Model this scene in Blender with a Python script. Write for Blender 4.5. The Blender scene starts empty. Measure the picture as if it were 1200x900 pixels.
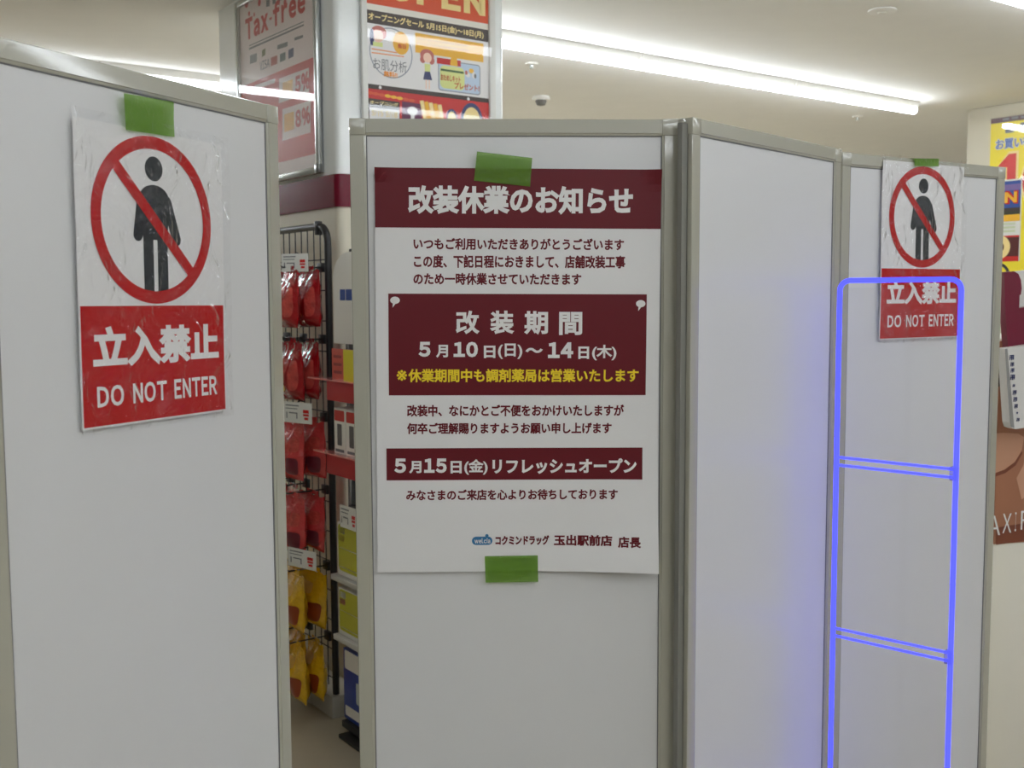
import bpy, bmesh, math, random
from mathutils import Vector, Matrix
random.seed(7)
C = bpy.context.scene.collection
sc = bpy.context.scene

# ------------------------------------------------------------------ camera, light, exposure
F, PITCH, ROLL, HC = 1260.9, math.radians(4.70), math.radians(-0.265), 1.4796
fwd = Vector((0, math.cos(PITCH), -math.sin(PITCH)))
up0 = Vector((0, math.sin(PITCH), math.cos(PITCH)))
rt0 = Vector((1, 0, 0))
RT = rt0*math.cos(ROLL) + up0*math.sin(ROLL)
UP = -rt0*math.sin(ROLL) + up0*math.cos(ROLL)
cd = bpy.data.cameras.new('camera'); cam = bpy.data.objects.new('camera', cd); C.objects.link(cam)
M = Matrix((RT, UP, -fwd)).transposed().to_4x4(); M.translation = Vector((0, 0, HC))
cam.matrix_world = M
cd.sensor_width = 36; cd.lens = F/1200*36; cd.clip_start = .02
cd.dof.use_dof = True; cd.dof.focus_distance = 2.05; cd.dof.aperture_fstop = 9
sc.camera = cam
w = bpy.data.worlds.new('world'); sc.world = w; w.use_nodes = True
w.node_tree.nodes['Background'].inputs[0].default_value = (.8, .85, .9, 1)
w.node_tree.nodes['Background'].inputs[1].default_value = .05
sc.view_settings.view_transform = 'Standard'; sc.view_settings.look = 'None'
sc.view_settings.gamma = 1; sc.view_settings.use_curve_mapping = False
sc.view_settings.exposure = 0.0
TUBE_IN, TUBE_MID, TUBE_OUT = 42.0, 13.5, 15.4      # brightness of the tubes inside the shop, overhead and in front of it
BLUE = 3.4         # brightness of the gate's blue edges

# ------------------------------------------------------------------ pixel -> place (1200 x 900 frame)
def ray(px, py):
    return (fwd + RT*((px-600)/F) - UP*((py-450)/F))
def at_z(px, py, z):
    d = ray(px, py); t = (z-HC)/d.z
    return Vector((d.x*t, d.y*t, z))
def at_y(px, py, Y):
    d = ray(px, py); t = Y/d.y
    return Vector((d.x*t, Y, HC+d.z*t))
def hit(o, yaw, px, py):
    """pixel -> (s, z) on the upright plane through o running along yaw"""
    d = ray(px, py); n = Vector((math.sin(yaw), -math.cos(yaw), 0))
    t = (Vector((o[0], o[1], HC)) - Vector((0, 0, HC))).dot(n) / d.dot(n)
    p = Vector((0, 0, HC)) + d*t
    return ((p.x-o[0])*math.cos(yaw)+(p.y-o[1])*math.sin(yaw), p.z)

# ------------------------------------------------------------------ materials
def lin(c):
    return tuple(((v/255)/12.92 if v <= 10 else (((v/255)+.055)/1.055)**2.4) for v in c)
MATS = {}
def mat(name, rgb, rough=.5, metal=0, bump=0, bscale=200, coat=0, var=0, vscale=30, spec=.5, bdist=.002):
    if name in MATS: return MATS[name]
    m = bpy.data.materials.new(name); m.use_nodes = True; nt = m.node_tree; N = nt.nodes; L = nt.links
    b = N['Principled BSDF']; c = lin(rgb)+(1,)
    b.inputs['Base Color'].default_value = c
    b.inputs['Roughness'].default_value = rough; b.inputs['Metallic'].default_value = metal
    b.inputs['Coat Weight'].default_value = coat; b.inputs['Coat Roughness'].default_value = .09
    b.inputs['Specular IOR Level'].default_value = spec
    tc = N.new('ShaderNodeTexCoord')
    if var:
        nz = N.new('ShaderNodeTexNoise'); nz.inputs['Scale'].default_value = vscale; nz.inputs['Detail'].default_value = 4
        L.new(tc.outputs['Object'], nz.inputs['Vector'])
        mx = N.new('ShaderNodeMix'); mx.data_type = 'RGBA'
        mx.inputs[6].default_value = tuple(v*(1-var) for v in c[:3])+(1,)
        mx.inputs[7].default_value = tuple(min(1, v*(1+var)) for v in c[:3])+(1,)
        L.new(nz.outputs['Fac'], mx.inputs[0]); L.new(mx.outputs[2], b.inputs['Base Color'])
    if bump:
        nz = N.new('ShaderNodeTexNoise'); nz.inputs['Scale'].default_value = bscale; nz.inputs['Detail'].default_value = 3
        L.new(tc.outputs['Object'], nz.inputs['Vector'])
        bp = N.new('ShaderNodeBump'); bp.inputs['Strength'].default_value = bump; bp.inputs['Distance'].default_value = bdist
        L.new(nz.outputs['Fac'], bp.inputs['Height']); L.new(bp.outputs[0], b.inputs['Normal']); L.new(bp.outputs[0], b.inputs['Coat Normal'])
    MATS[name] = m; return m
def emit(name, rgb, s):
    m = bpy.data.materials.new(name); m.use_nodes = True; nt = m.node_tree
    nt.nodes.remove(nt.nodes['Principled BSDF'])
    e = nt.nodes.new('ShaderNodeEmission'); e.inputs[0].default_value = tuple(rgb)+(1,); e.inputs[1].default_value = s
    nt.links.new(e.outputs[0], nt.nodes['Material Output'].inputs[0]); MATS[name] = m; return m
def film(name, rgb, solid, gloss, rough=.1, bump=0, bscale=20, tint=(1, 1, 1), bdist=.01):
    """see-through film: part clear, part coloured, with a shiny skin"""
    m = bpy.data.materials.new(name); m.use_nodes = True; nt = m.node_tree; N = nt.nodes; L = nt.links
    N.remove(N['Principled BSDF'])
    t = N.new('ShaderNodeBsdfTransparent'); t.inputs[0].default_value = tint+(1,)
    d = N.new('ShaderNodeBsdfDiffuse'); d.inputs[0].default_value = lin(rgb)+(1,)
    g = N.new('ShaderNodeBsdfGlossy'); g.inputs['Roughness'].default_value = rough
    a = N.new('ShaderNodeMixShader'); a.inputs[0].default_value = solid
    L.new(t.outputs[0], a.inputs[1]); L.new(d.outputs[0], a.inputs[2])
    fr = N.new('ShaderNodeLayerWeight'); fr.inputs['Blend'].default_value = .5      # Schlick reflection, the same from both sides
    pw = N.new('ShaderNodeMath'); pw.operation = 'POWER'; pw.inputs[1].default_value = 5; L.new(fr.outputs['Facing'], pw.inputs[0])
    mu = N.new('ShaderNodeMath'); mu.operation = 'MULTIPLY_ADD'; mu.inputs[1].default_value = .96*gloss; mu.inputs[2].default_value = .045*gloss
    L.new(pw.outputs[0], mu.inputs[0])
    b = N.new('ShaderNodeMixShader'); L.new(mu.outputs[0], b.inputs[0])
    L.new(a.outputs[0], b.inputs[1]); L.new(g.outputs[0], b.inputs[2])
    if bump:
        tc = N.new('ShaderNodeTexCoord'); nz = N.new('ShaderNodeTexNoise'); nz.inputs['Scale'].default_value = bscale
        nz.inputs['Detail'].default_value = 3; nz.inputs['Distortion'].default_value = 1.2
        L.new(tc.outputs['Object'], nz.inputs['Vector'])
        bp = N.new('ShaderNodeBump'); bp.inputs['Strength'].default_value = bump; bp.inputs['Distance'].default_value = bdist
        L.new(nz.outputs['Fac'], bp.inputs['Height'])
        L.new(bp.outputs[0], g.inputs['Normal']); L.new(bp.outputs[0], fr.inputs['Normal'])
    L.new(b.outputs[0], N['Material Output'].inputs[0]); MATS[name] = m; return m

FRAME = mat('frame_metal', (180, 178, 163), .26, 0, .06, 420, coat=1, bdist=.0005)
INFILL = mat('infill_board', (222, 222, 222), .34, 0, .03, 90)
FRAME.node_tree.nodes['Principled BSDF'].inputs['Coat Roughness'].default_value = .02
FRAME.node_tree.nodes['Principled BSDF'].inputs['Coat IOR'].default_value = 1.62
SEAM = mat('seam_shade', (112, 112, 114), .7)  # colour of the shade in the seam around the board
PAPER = mat('paper', (232, 231, 230), .45)
RED = mat('sign_red', (186, 14, 14), .5, spec=.1)
WHITE = mat('print_white', (236, 234, 232), .4)
BLACK = mat('print_black', (36, 42, 46), .5, spec=.2)
MAROON = mat('print_maroon', (104, 24, 34), .4, spec=.3)
YELLOW = mat('print_yellow', (244, 214, 40), .4)
TAPE = film('green_tape', (98, 138, 40), .70, .6, .3, .5, 60, (.72, 1, .5))
SLEEVE = film('clear_sleeve', (245, 245, 245), .014, .9, .14, 1.0, 18, (1, 1, 1), .019)
ACRYL = film('clear_acrylic', (220, 225, 255), .015, .6, .05)
CEIL = mat('ceiling_board', (234, 233, 230), .9, 0, .25, 45, var=.03, vscale=6)
WALLM = mat('wall_paint', (222, 218, 208), .8, var=.03)
COLM = mat('column_cladding', (242, 245, 243), .16, 0, .02, 30)
COLC = mat('column_cream', (224, 218, 198), .5)
BAND = mat('maroon_band', (112, 14, 40), .26, 0, .1, 30, spec=.3)
LED = emit('led_diffuser', (.90, .96, 1.02), TUBE_IN); LEDD = emit('led_added_deep', (.90, .96, 1.02), TUBE_IN*2.2); LEDM = emit('led_diffuser_overhead', (.90, .96, 1.02), TUBE_MID); LEDF = emit('led_diffuser_front', (.90, .96, 1.02), TUBE_OUT)
BLUEE = emit('blue_edge_light', (.042, .048, 1), BLUE)
HOUS = mat('lamp_housing', (228, 226, 220), .4)
WIRE = mat('black_wire', (28, 28, 30), .4)
ALU = mat('silver_edge', (200, 204, 202), .22, .7)
WPL = mat('white_plastic', (228, 228, 222), .35)
GREY = mat('print_grey', (120, 122, 124), .5)

# ------------------------------------------------------------------ object helpers
def tag(o, label=None, cat=None, group=None, kind=None):
    if label: o['label'] = label
    if cat: o['category'] = cat
    if group: o['group'] = group
    if kind: o['kind'] = kind
    return o
def empty(name, loc, yaw=0, tilt=0, label=None, cat=None, group=None):
    o = bpy.data.objects.new(name, None); C.objects.link(o); o.empty_display_size = .05
    o.location = loc; o.rotation_euler = (0, tilt, yaw)
    return tag(o, label, cat, group)
class MB:
    def __init__(s): s.v = []; s.f = []; s.m = []; s.cur = 0
    def add(s, vs, fs):
        b = len(s.v); s.v += [tuple(p) for p in vs]
        for f in fs: s.f.append(tuple(i+b for i in f)); s.m.append(s.cur)
        return s
    def box(s, x0, x1, y0, y1, z0, z1, c=0):
        if c <= 0:
            v = [(x, y, z) for x in (x0, x1) for y in (y0, y1) for z in (z0, z1)]
            return s.add(v, [(0, 1, 3, 2), (4, 6, 7, 5), (0, 4, 5, 1), (2, 3, 7, 6), (0, 2, 6, 4), (1, 5, 7, 3)])
        bm = bmesh.new(); bmesh.ops.create_cube(bm, size=1)
        for q in bm.verts: q.co = Vector(((x0+x1)/2+q.co.x*(x1-x0), (y0+y1)/2+q.co.y*(y1-y0), (z0+z1)/2+q.co.z*(z1-z0)))
        bmesh.ops.bevel(bm, geom=bm.edges[:], offset=c, segments=2, affect='EDGES', profile=.5)
        bm.verts.index_update()
        s.add([q.co[:] for q in bm.verts], [[q.index for q in f.verts] for f in bm.faces]); bm.free(); return s
    def prism(s, poly, axis, a, b):
        """poly in the two other axes (cyclic order), extruded along axis from a to b"""
        def p(u, v, t):
            return (t, u, v) if axis == 'x' else ((u, t, v) if axis == 'y' else (u, v, t))
        n = len(poly)
        vs = [p(u, v, a) for u, v in poly]+[p(u, v, b) for u, v in poly]
        return s.add(vs, [tuple(range(n))[::-1], tuple(range(n, 2*n))]+[(i, (i+1) % n, n+(i+1) % n, n+i) for i in range(n)])
    def tube(s, pts, r, n=10, closed=False):
        pts = [Vector(p) for p in pts]; N = len(pts); rings = []; prev = None
        for i, p in enumerate(pts):
            if closed: t = (pts[(i+1) % N]-pts[i-1]).normalized()
            else: t = (pts[min(i+1, N-1)]-pts[max(i-1, 0)]).normalized()
            ref = prev if prev else (Vector((0, 0, 1)) if abs(t.z) < .9 else Vector((1, 0, 0)))
            a = (ref-t*ref.dot(t)).normalized(); prev = a; b = t.cross(a)
            rr = r[i] if isinstance(r, (list, tuple)) else r
            rings.append([p+(a*math.cos(2*math.pi*k/n)+b*math.sin(2*math.pi*k/n))*rr for k in range(n)])
        vs = [q for g in rings for q in g]; fs = []
        for i in range(N if closed else N-1):
            j = (i+1) % N
            for k in range(n): fs.append((i*n+k, i*n+(k+1) % n, j*n+(k+1) % n, j*n+k))
        if not closed: fs += [tuple(range(n))[::-1], tuple(range((N-1)*n, N*n))]
        return s.add(vs, fs)
    def lathe(s, prof, cx=0, cy=0, n=24):
        vs = []; fs = []
        for r, z in prof:
            for k in range(n): vs.append((cx+r*math.cos(2*math.pi*k/n), cy+r*math.sin(2*math.pi*k/n), z))
        for i in range(len(prof)-1):
            for k in range(n): fs.append((i*n+k, i*n+(k+1) % n, (i+1)*n+(k+1) % n, (i+1)*n+k))
        fs += [tuple(range(n))[::-1], tuple(range((len(prof)-1)*n, len(prof)*n))]
        return s.add(vs, fs)
    def build(s, name, mats, parent=None, smooth=False, label=None):
        me = bpy.data.meshes.new(name); me.from_pydata(s.v, [], s.f)
        for m in (mats if isinstance(mats, (list, tuple)) else [mats]): me.materials.append(m)
        for p, i in zip(me.polygons, s.m): p.material_index = i; p.use_smooth = smooth
        bm = bmesh.new(); bm.from_mesh(me); bmesh.ops.recalc_face_normals(bm, faces=bm.faces[:]); bm.to_mesh(me); bm.free()
        o = bpy.data.objects.new(name, me); C.objects.link(o)
        if parent: o.parent = parent
        if label: o['label'] = label
        if smooth:
            try: me.set_sharp_from_angle(angle=math.radians(40))
            except Exception: pass
        return o

# ---- flat shapes in (x, z): each returns (points, faces)
def rect(x0, x1, z0, z1, nx=1, nz=1):
    v = [(x0+(x1-x0)*i/nx, z0+(z1-z0)*j/nz) for j in range(nz+1) for i in range(nx+1)]
    return v, [(j*(nx+1)+i, j*(nx+1)+i+1, (j+1)*(nx+1)+i+1, (j+1)*(nx+1)+i) for j in range(nz) for i in range(nx)]
def rrect(x0, x1, z0, z1, r, n=5):
    v = []
    for cx, cz, a0 in ((x1-r, z0+r, -90), (x1-r, z1-r, 0), (x0+r, z1-r, 90), (x0+r, z0+r, 180)):
        for k in range(n+1):
            a = math.radians(a0+90*k/n); v.append((cx+r*math.cos(a), cz+r*math.sin(a)))
    return v, [tuple(range(len(v)))]
def ell(cx, cz, rx, rz, n=28):
    return [(cx+rx*math.cos(2*math.pi*k/n), cz+rz*math.sin(2*math.pi*k/n)) for k in range(n)], [tuple(range(n))]
def ring(cx, cz, ro, ri, n=72, k2=1):
    v = []
    for r in (ro, ri):
        v += [(cx+r*k2*math.cos(2*math.pi*k/n), cz+r*math.sin(2*math.pi*k/n)) for k in range(n)]
    return v, [(k, (k+1) % n, n+(k+1) % n, n+k) for k in range(n)]
def poly(pts): return list(pts), [tuple(range(len(pts)))]
def bar(x0, z0, x1, z1, w, n=8):
    dx, dz = x1-x0, z1-z0; l = math.hypot(dx, dz); px, pz = -dz/l*w/2, dx/l*w/2
    v = []
    for i in range(n+1):
        t = i/n; v += [(x0+dx*t+px, z0+dz*t+pz), (x0+dx*t-px, z0+dz*t-pz)]
    return v, [(2*i, 2*i+1, 2*i+3, 2*i+2) for i in range(n)]
def caps(x0, z0, x1, z1, w, n=8):
    a = math.atan2(z1-z0, x1-x0); v = []
    for k in range(n+1): v.append((x1+w/2*math.cos(a-math.pi/2+math.pi*k/n), z1+w/2*math.sin(a-math.pi/2+math.pi*k/n)))
    for k in range(n+1): v.append((x0+w/2*math.cos(a+math.pi/2+math.pi*k/n), z0+w/2*math.sin(a+math.pi/2+math.pi*k/n)))
    return v, [tuple(range(len(v)))]
def glyphs(body, bold):
    """outline lettering as a flat mesh; bold widens the strokes by a strip around each outline"""
    c = bpy.data.curves.new('t', 'FONT'); c.body = body; c.resolution_u = 3; c.fill_mode = 'FRONT'
    if bold > 0: c.bevel_depth = bold; c.bevel_resolution = 0
    o = bpy.data.objects.new('t', c); C.objects.link(o)
    me = bpy.data.meshes.new_from_object(o.evaluated_get(bpy.context.evaluated_depsgraph_get()))
    v = [(q.co.x, q.co.y) for q in me.vertices]; z = [q.co.z for q in me.vertices]
    f = [tuple(p.vertices) for p in me.polygons if min(z[i] for i in p.vertices) > -1e-5]
    bpy.data.objects.remove(o); bpy.data.curves.remove(c); bpy.data.meshes.remove(me)
    use = sorted({i for q in f for i in q}); m = {a: k for k, a in enumerate(use)}
    return [v[a] for a in use], [tuple(m[a] for a in q) for q in f]
def fit(v, x0, x1, z0, z1):
    ax, bx = min(p[0] for p in v), max(p[0] for p in v); az, bz = min(p[1] for p in v), max(p[1] for p in v)
    return [(x0+(p[0]-ax)/(bx-ax)*(x1-x0), z0+(p[1]-az)/(bz-az)*(z1-z0)) for p in v]
def text(body, x0, x1, z0, z1, bold=.02):
    """lettering fitted to the box"""
    v, f = glyphs(body, bold); return fit(v, x0, x1, z0, z1), f
def word(body, x0, x1, z0, z1, bold=.02, gap=.10):
    """Latin letters and figures set closely, glyph by glyph"""
    vs, fs, cur = [], [], 0
    for ch in body:
        g = rect(0, .25, .28, .36) if ch == '-' else glyphs(chr(ord(ch)+0xFEE0), bold)
        a, b_ = min(p[0] for p in g[0]), max(p[0] for p in g[0])
        fs += [tuple(i+len(vs) for i in q) for q in g[1]]; vs += [(p[0]-a+cur, p[1]) for p in g[0]]
        cur += b_-a+gap
    return fit(vs, x0, x1, z0, z1), fs

class Sheet:
    """A flat printed thing: local x along, z up, front side towards local -y."""
    def __init__(s, root, plane_o, yaw, origin=(0, 0), tilt=0, e0=0, warp=None, step=.0004):
        s.root = root; s.o = plane_o; s.yaw = yaw; s.s0, s.z0 = origin; s.tilt = tilt
        s.e0 = e0; s.warp = warp or (lambda x, z: 0); s.step = step
    def P(s, px, py):
        a, z = hit(s.o, s.yaw, px, py); ds, dz = a-s.s0, z-s.z0; c, n = math.cos(s.tilt), math.sin(s.tilt)
        return ds*c-dz*n, ds*n+dz*c
    def box(s, x0, x1, y0, y1):
        """pixel box -> local box"""
        xm, ym = (x0+x1)/2, (y0+y1)/2
        return s.P(x0, ym)[0], s.P(x1, ym)[0], s.P(xm, y1)[1], s.P(xm, y0)[1]
    def pts(s, l): return poly([s.P(*p) for p in l])
    def part(s, name, m, shapes, layer, label=None, parent=None, mats=None):
        b = MB()
        for i, sh in enumerate(shapes):
            if mats is not None: b.cur = mats[i]
            v, f = sh
            b.add([(x, -(s.e0+(layer+(.02*i if mats is not None else 0))*s.step+s.warp(x, z)), z) for x, z in v], f)
        me = bpy.data.meshes.new(name); me.from_pydata(b.v, [], b.f)
        for q in (m if isinstance(m, (list, tuple)) else [m]): me.materials.append(q)
        for p, i in zip(me.polygons, b.m): p.material_index = i
        o = bpy.data.objects.new(name, me); C.objects.link(o); o.parent = parent or s.root
        if label: o['label'] = label
        return o

# ------------------------------------------------------------------ the setting
G = math.radians(36)                      # the shop's grid: columns and lamps run along 36 degrees
GX, GY = Vector((math.cos(G), math.sin(G), 0)), Vector((-math.sin(G), math.cos(G), 0))
HZ = 2.70
def grid(s, o, z=0): p = GX*s+GY*o; return Vector((p.x, p.y, z))
room = (-9, 11, -7, 13)
def slab(name, s0, s1, o0, o1, z0, z1, m):
    b = MB(); b.box(s0, s1, o0, o1, z0, z1)
    o = b.build(name, m); o.rotation_euler = (0, 0, G); o['kind'] = 'structure'; return o
FLOOR = mat('vinyl_floor', (178, 167, 144), .4, 0, .05, 60, var=.10, vscale=5)
slab('floor', -9, 11, -7, 13, -.06, 0, FLOOR)
slab('ceiling', -9, 11, -7, 13, HZ, HZ+.06, CEIL)
slab('wall_back', -9, 11, 13, 13.1, 0, HZ, WALLM)
slab('wall_front', -9, 11, -7.1, -7, 0, HZ, WALLM)
slab('wall_left', -9.1, -9, -7, 13, 0, HZ, WALLM)
slab('wall_right', 11, 11.1, -7, 13, 0, HZ, WALLM)

# two clad columns. K = the corner that stands nearest to the camera
K1 = Vector((-.612, 3.85, 0))
Q2 = at_y(1134, 131, 7.3); Q2.z = 0
K2 = Q2-GY*1.11
def column(K, la, lb, label):
    # local frame of the column: x along GX, y along GY, corner at origin, rounded corners
    def outline(g, r):
        pts = []
        for cx, cy, a0 in ((r-g, r-g, 180), (lb-r+g, r-g, 270), (lb-r+g, la-r+g, 0), (r-g, la-r+g, 90)):
            for k in range(7):
                a = math.radians(a0+90*k/6); pts.append((cx+r*math.cos(a), cy+r*math.sin(a)))
        return pts
    b = MB(); b.prism(outline(0, .028), 'z', 1.86, HZ)
    o = b.build('column', COLM, smooth=True); o.location = (K.x, K.y, 0); o.rotation_euler = (0, 0, G)
    tag(o, label, None, None, 'structure')
    b = MB(); b.prism(outline(.0, .028), 'z', 0, 1.86); b.build('column_base', COLC, o, True, 'cream painted lower part of the column')
    b = MB(); b.prism(outline(.006, .03), 'z', 1.797, 1.912); b.build('bumper_band', BAND, o, True, 'glossy maroon band around the column')
    return o
column(K1, 1.11, .73, 'white clad column with a maroon band behind the partition panels')
b = MB(); b.box(0, .73, 0, 1.11, 0, HZ, .01)
o = b.build('column', mat('column_cream_paint', (204, 198, 180), .6)); o.location = (K2.x, K2.y, 0); o.rotation_euler = (0, 0, G)
tag(o, 'cream column at the right edge carrying the yellow sale poster', None, None, 'structure')

# ------------------------------------------------------------------ ceiling lamps
def lamp(s, o, label, group=None, L=1.2, m=None):
    p = grid(s, o, HZ)
    e = empty('ceiling_light', p, G, 0, label, 'light', group)
    b = MB(); b.prism([(-.040, 0), (-.040, -.010), (-.022, -.040), (.022, -.040), (.040, -.010), (.040, 0)], 'x', .004, L-.004)
    b.build('housing', HOUS, e)
    pts = [(.023*math.cos(math.radians(a)), -.052-.023*math.sin(math.radians(a))) for a in range(-40, 221, 20)]
    b = MB(); b.prism(pts, 'x', .008, L-.008); b.build('diffuser', m or LED, e, False, 'glowing white diffuser')
    return e
end = at_z(1072, 130, HZ-.055)
s_end = end.dot(GX); o_row = end.dot(GY)
names = ['far right end', 'middle', 'left part']
for k in range(3):
    lamp(s_end-1.2*(k+1), o_row, 'white ceiling tube light, %s of the glowing line above the middle panels' % names[k])
p2 = at_z(236, 99, HZ-.055); o2 = p2.dot(GY); s2 = p2.dot(GX)
for k in (-1, 0):
    lamp(s2-.55+1.2*k, o2, 'white ceiling tube light glowing just above the top rail of the left panel' if k == 0 else 'white ceiling tube light in the far row, hidden behind the left panel', None, 1.2, LEDM)
p3 = at_z(1187, 0, HZ-.055); o3 = p3.dot(GY); s3 = p3.dot(GX)
lamp(s3-.02, o3, 'white ceiling tube light cut off by the top right corner', None, 1.2, LEDM)
for k in (-4, -3, -2, -1, 1, 2, 3): lamp(s3-.02+1.2*k, o3, 'white ceiling tube light overhead above the top of the picture', 'ceiling lights overhead out of frame', 1.2, LEDM)  # unseen run of this row; the leftmost was added to brighten the rack
for oo in (.16, -1.1, -1.9, -4.7):
    for k in range(-2, 6): lamp(-.3+1.2*k, oo, 'white ceiling tube light behind the camera outside the picture', 'ceiling lights behind the camera', 1.2, LEDF)

for oo in (8.0, 9.9):  # unseen rows added to brighten the far ceiling
    for k in range(0, 7): lamp(1.2*k, oo, 'added white tube light deep in the shop, unseen behind the panels, brightening the ceiling', 'added unseen ceiling lights deep in the shop', 1.2, LEDD)

# small ceiling fittings
p = at_z(634, 113, HZ); e = empty('smoke_detector', p, 0, 0, 'round cream smoke detector under the tube light, beside the column', 'smoke detector')
b = MB(); b.lathe([(.05, 0), (.056, -.012), (.052, -.024)]); b.build('base', HOUS, e, True)
b = MB(); b.lathe([(.034, -.024), (.036, -.032), (.026, -.052), (.012, -.056)]); b.build('sensor_head', mat('grey_plastic', (110, 108, 104), .5), e, True)
for px, py, lb in ((623, 74, 'small ceiling sprinkler above the smoke detector'), (1005, 136, 'small ceiling sprinkler below the right end of the tube light')):
    e = empty('sprinkler', at_z(px, py, HZ), 0, 0, lb, 'sprinkler')
    b = MB(); b.lathe([(.034, 0), (.032, -.006), (.014, -.010)]); b.build('plate', HOUS, e, True)
    b = MB(); b.lathe([(.010, -.010), (.007, -.022), (.013, -.026), (.013, -.029)]); b.build('nozzle', ALU, e, True)
e = empty('ceiling_cover', at_z(1034, 12, HZ), 0, 0, 'flat round cover plate on the ceiling at upper right', 'cover plate')
b = MB(); b.lathe([(.060, 0), (.060, -.005), (.048, -.009)]); b.build('plate', CEIL, e, True)
b = MB(); b.lathe([(.020, -.009), (.016, -.013)]); b.build('boss', HOUS, e, True)

# ------------------------------------------------------------------ partition panels
W, HT, TH, RW = .60, 1.80, .030, .0295
def panel(o, yaw, label, hinge_z=None):
    e = empty('partition_panel', (o[0], o[1], 0), yaw, 0, label, 'partition panel', 'temporary partition panels')
    b = MB(); b.box(.018, W-.018, .005, TH-.005, .018, HT-.018); b.build('infill_board', INFILL, e)
    g = RW-.0045
    # stiles: outer edge grooved, inner lip stepped back
    prof = [(0, .0012), (.0012, 0), (g, 0), (g+.0008, .0016), (RW, .0028), (RW, TH-.0028), (g, TH), (.0012, TH), (0, TH-.0012),
            (0, .021), (.006, .0205), (.006, .0095), (0, .009)]
    for sx in (0, 1):
        q = [((x if sx == 0 else W-x), y) for x, y in prof]
        b = MB(); b.prism(q, 'z', .0, HT-RW); b.build('stile', FRAME, e)
    rp = [(.0012, 0), (g, 0), (g+.0008, .0016), (RW, .0028), (RW, TH-.0028), (g, TH), (.0012, TH), (0, TH-.0012), (0, .0012)]
    b = MB(); b.prism([(y, HT-x) for x, y in rp], 'x', RW, W-RW); b.build('top_rail', FRAME, e)
    b = MB(); b.prism([(y, x) for x, y in rp], 'x', RW, W-RW); b.build('bottom_rail', FRAME, e)
    for sx in (0, 1):
        x0, x1 = (-.0006, RW-.0003) if sx == 0 else (W-RW+.0003, W+.0006)
        b = MB(); b.box(x0, x1, -.0007, TH+.0007, HT-RW+.0003, HT+.0006, .0012); b.build('corner_cap', FRAME, e, True)
    # thin dark strips stand in for the shade between board and frame
    b = MB(); s = .0018
    for x0, x1, z0, z1 in ((RW, RW+s, RW, HT-RW), (W-RW-s, W-RW, RW, HT-RW), (RW, W-RW, HT-RW-s, HT-RW), (RW, W-RW, RW, RW+s)):
        b.box(x0, x1, .0035, .0055, z0, z1)
    b.build('shade_line', SEAM, e, False, 'thin painted shade line around the board')
    if hinge_z:
        b = MB(); b.box(-.0185, -.0001, .010, .020, 0, HT-.010); b.build('gap_filler', mat('strip_grey', (128, 127, 120), .5), e, False, 'added grey strip blocking light through the gap to the notice panel')  # added to stop light leaking between the two panels
        b = MB(); b.box(-.0055, .0005, .011, .0195, hinge_z-.010, hinge_z+.010, .001); b.build('hinge', FRAME, e, True)
    return e
LA, LO = math.radians(65.02), (-.3955-.5988*math.cos(math.radians(65.02)), 1.8552-.5988*math.sin(math.radians(65.02)))
AA, AO = math.radians(2.55), (-.2922, 1.9778)
BA, BO = math.radians(47.5), (.3298, 1.9825)
CA, CO = math.radians(31.44), (.7526, 2.4734)
panel(LO, LA, 'left grey partition panel with aluminium frame carrying the larger no entry sign')
panel(AO, AA, 'middle grey partition panel facing the camera with the closure notice')
panel(BO, BA, 'bare grey partition panel angled back to the right of the notice panel', .925)
panel(CO, CA, 'far right grey partition panel behind the blue lit gate with a smaller looking no entry sign')

def local(o, yaw, s, z, e=0):
    return (o[0]+s*math.cos(yaw)+e*math.sin(yaw), o[1]+s*math.sin(yaw)-e*math.cos(yaw), z)

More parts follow.
